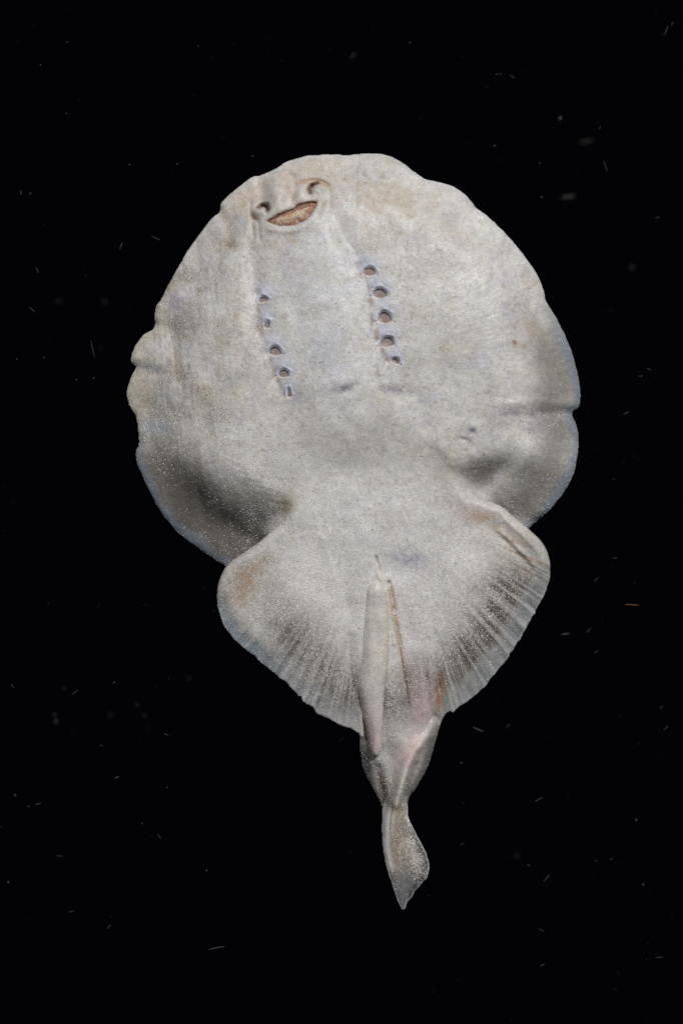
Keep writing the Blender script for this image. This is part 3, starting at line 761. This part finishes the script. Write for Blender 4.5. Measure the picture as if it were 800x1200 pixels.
def at_depth(x, y, depth):
    """a drifting thing that stands depth metres behind (+) or before (-) the ray"""
    k = (1.0 + depth)
    return Vector(((x - 400) * S * k, depth, (600 - y) * S * k)), k

def fibre(x, y, length, ang, wid, depth, mat, bend=0.1):
    loc, k = at_depth(x, y, depth)
    L_ = length * S * k; W = wid * S * k
    nseg, nr = 6, 6; vs_, fs = [], []
    for i in range(nseg + 1):
        t = i / nseg - 0.5; r = W * 0.5 * (1 - 0.55 * abs(2 * t) ** 2.5)
        for j in range(nr):
            a = 2 * math.pi * j / nr
            vs_.append((t * L_, r * math.cos(a), r * math.sin(a) + bend * L_ * (1 - 4 * t * t) * 0.5))
    for i in range(nseg):
        for j in range(nr):
            fs.append((i*nr+j, i*nr+(j+1) % nr, (i+1)*nr+(j+1) % nr, (i+1)*nr+j))
    fs.append(tuple(range(nr))[::-1]); fs.append(tuple(nseg*nr + j for j in range(nr)))
    me = bpy.data.meshes.new('drifting_fibre'); me.from_pydata(vs_, [], fs); me.materials.append(mat)
    for p in me.polygons: p.use_smooth = True
    o = bpy.data.objects.new('drifting_fibre', me); col.objects.link(o)
    o.location = loc; o.rotation_euler = (0, math.radians(ang), 0.25)
    return o

def speck(x, y, rx, ry, ang, depth, mat, seed):
    loc, k = at_depth(x, y, depth); r = np.random.default_rng(seed)
    vs_, fs = [], []; nu, nv = 8, 5
    ph = r.uniform(0, 6, 4)
    for i in range(nv + 1):
        la = math.pi * i / nv
        for j in range(nu):
            lo = 2 * math.pi * j / nu
            q = 1 + 0.18 * math.sin(2 * lo + ph[0]) + 0.12 * math.sin(3 * la + ph[1])
            vs_.append((rx*S*k*q*math.sin(la)*math.cos(lo), 0.7*ry*S*k*q*math.sin(la)*math.sin(lo), ry*S*k*q*math.cos(la)))
    for i in range(nv):
        for j in range(nu):
            fs.append((i*nu+j, i*nu+(j+1) % nu, (i+1)*nu+(j+1) % nu, (i+1)*nu+j))
    me = bpy.data.meshes.new('drifting_speck'); me.from_pydata(vs_, [], fs); me.materials.append(mat)
    for p in me.polygons: p.use_smooth = True
    o = bpy.data.objects.new('drifting_speck', me); col.objects.link(o)
    o.location = loc; o.rotation_euler = (0, math.radians(ang), 0)
    return o

# x, y, length, angle (clockwise on the picture plane), width, metres behind the ray
fibres = [(183,279,11,24,1.1,.03),(142,288,9,-72,1.1,.05),(44,317,7,68,1.0,.06),(109,409,21,78,.9,.02),(38,363,9,40,.9,.05),(25,226,5,75,1.2,.04),
 (709,195,14,70,1.0,.03),(780,36,12,-66,1.0,.05),(787,28,5,-60,1.0,.07),(702,150,4,-60,.9,.02),(733,484,7,-32,1.1,.02),(760,433,5,20,1.0,.05),(750,441,5,-12,1.1,.06),
 (172,709,10,0,1.0,.05),(116,710,7,-55,1.0,.06),(88,811,9,-38,.9,.05),(15,804,6,45,.9,.06),(195,861,7,30,1.0,.03),(45,942,7,-14,1.2,.04),(134,800,4,-40,1.2,.03),
 (137,911,6,-12,1.4,.05),(128,1086,6,-48,1.2,.05),(254,1111,20,-8,1.2,.02),(84,1068,7,-10,.8,.06),(70,1003,8,6,.8,.07),(187,980,6,55,.9,.05),
 (560,855,15,24,2.2,.06),(631,937,11,-24,1.1,.02),(640,1029,11,-46,1.0,.04),(619,1014,4,30,1.2,.02),(689,739,8,-45,1.0,.05),(662,743,10,-3,2.4,.07),(698,764,5,-30,1.1,.05),
 (780,853,7,-38,1.0,.05),(774,829,5,-45,.9,.06),(595,850,5,-40,1.0,.06),(541,989,6,-25,.8,.06),(634,1090,8,30,.8,.06),(401,866,9,-40,1.0,.05),(772,1122,10,0,1.0,.04),(635,1131,7,-20,1.0,.04),
 (770,255,5,-10,1.0,.05),(698,679,7,-45,.9,.05),(720,654,6,5,.9,.04),(600,90,6,30,.9,.05),(582,87,4,-20,1.0,.04)]
special = {(109,409): 'long thin fibre drifting off the scalloped edge of the disc',
           (560,855): 'thick grey rod drifting beside the ray between pelvic fin and tail',
           (662,743): 'stubby grey rod drifting just off the pelvic fin near the amber fibre',
           (254,1111): 'long pale fibre lying nearly level below the tip of the tail',
           (401,866): 'dim fibre just below the corner of the pelvic fin beside a clasper',
           (709,195): 'slender steep fibre drifting off the upper shoulder of the disc',
           (631,937): 'pale slanting fibre drifting level with the tail stalk'}
for i, (x, y, ln, an, wd, dp) in enumerate(fibres):
    o = fibre(x, y, ln, an, wd * 0.75, dp * 2.2, pale_m if i % 3 else dim_m, 0.04 * ((i * 7 % 5) - 2) / 2)
    o['label'] = 'tiny pale fibre drifting in the black water around the ray'; o['category'] = 'fibre'; o['group'] = 'fibres drifting in the water'
    if (x, y) in special: o['label'] = special[(x, y)]
o = fibre(740, 709, 18, 4, 1.4, .03, amber_m, 0.03)
o['label'] = 'amber orange fibre drifting level with the pelvic fins'; o['category'] = 'fibre'
specks = [(632,191,1.0,1.2,0,.03),(36,227,1.1,1.6,0,.1),(152,193,1.1,1.1,0,.05),(208,192,1.1,1.1,0,.05),(296,183,1.0,1.0,0,.05),(78,133,1.1,1.1,0,.05),(48,76,.9,.9,0,.05),
 (79,49,1.0,.8,0,.06),(232,54,.9,.9,0,.05),(480,50,1.2,.8,-10,.05),(586,87,1.4,.8,-15,.05),(656,139,2.4,4.0,20,.16),(579,171,1.2,1.0,0,.08),(634,231,1.6,.8,0,.06),
 (119,874,1.2,1.4,0,.04),(57,707,1.4,1.4,0,.1),(18,932,1.5,1.5,0,.1),(34,945,1.4,1.4,0,.06),(10,1034,1.2,1.8,0,.05),(242,1020,1.3,1.6,0,.06),(196,923,1.1,1.1,0,.05),(167,965,1.2,1.2,0,.06),(198,795,.9,.9,0,.05),
 (753,1037,1.6,1.6,0,.06),(716,1007,1.0,1.0,0,.04),(698,1009,1.0,1.0,0,.05),(540,894,1.4,1.2,0,.06),(718,562,.9,.9,0,.05),(90,445,1.0,1.0,0,.03),(110,443,1.0,1.0,0,.06),(20,421,1.2,1.0,0,.05),(52,419,1.6,.8,-15,.05),(745,961,1.6,1.2,40,.06)]
for i, (x, y, rx, ry, an, dp) in enumerate(specks):
    o = speck(x, y, rx * 0.75, ry * 0.75, an, dp * 2.0, pale_m if i % 4 == 0 else dim_m, 500 + i)
    o['label'] = 'minute round speck drifting in the black water around the ray'; o['category'] = 'speck'; o['group'] = 'specks drifting in the water'
# soft, out-of-focus flecks far behind or well in front of the ray
soft = [(123,354,3.2,3.2,0,.9),(118,408,2.2,2.2,0,.8),(66,846,3.0,5.0,10,.45),(64,838,3,3,0,.45),(75,807,2.6,2.6,0,.45),(160,826,2.0,4.5,45,.6),(130,838,3.6,3.6,0,1.0),(174,854,2.4,2.4,0,.9),
        (665,231,13,4,-8,.6),(413,66,3.0,7.0,32,.45),(740,314,4,4,0,1.0),(605,1004,4,4,0,1.0),(221,795,3,3,0,.9),(686,166,11,3.5,-8,.9),(68,353,6,2.4,0,1.1)]
for i, (x, y, rx, ry, an, dp) in enumerate(soft):
    o = speck(x, y, rx * 0.75, ry * 0.75, an, dp * 1.4, soft_m, 700 + i)
    o['label'] = 'blurred dim fleck hanging far behind the ray in black water'; o['category'] = 'fleck'; o['group'] = 'blurred flecks far behind the ray'
    o.name = 'drifting_fleck'
    if i == 0: o['label'] = 'round evenly blurred grey disc-shaped fleck off the flank of the ray'
    if i == 8: o['label'] = 'broad horizontal blurred smudge beyond the upper shoulder of the disc'
# the countless finest dust
nd = 1100
dep = rng.uniform(0.05, 0.9, nd); k = 1 + dep
dx = rng.uniform(-20, 820, nd); dy = rng.uniform(-20, 1220, nd)
ds = np.clip(rng.lognormal(math.log(0.5), 0.4, nd), 0.2, 1.4) * k
dco, df = grains((dx - 400) * k + 400, (dy - 600) * k + 600, -dep / S, ds, 9)
du = cloud('suspended_dust', dco, df, lin((40, 40, 44)) * rng.uniform(0.3, 1.1, (nd, 1)), sm)
du['kind'] = 'stuff'; du['label'] = 'finest dust suspended throughout the black water'; du['category'] = 'dust'
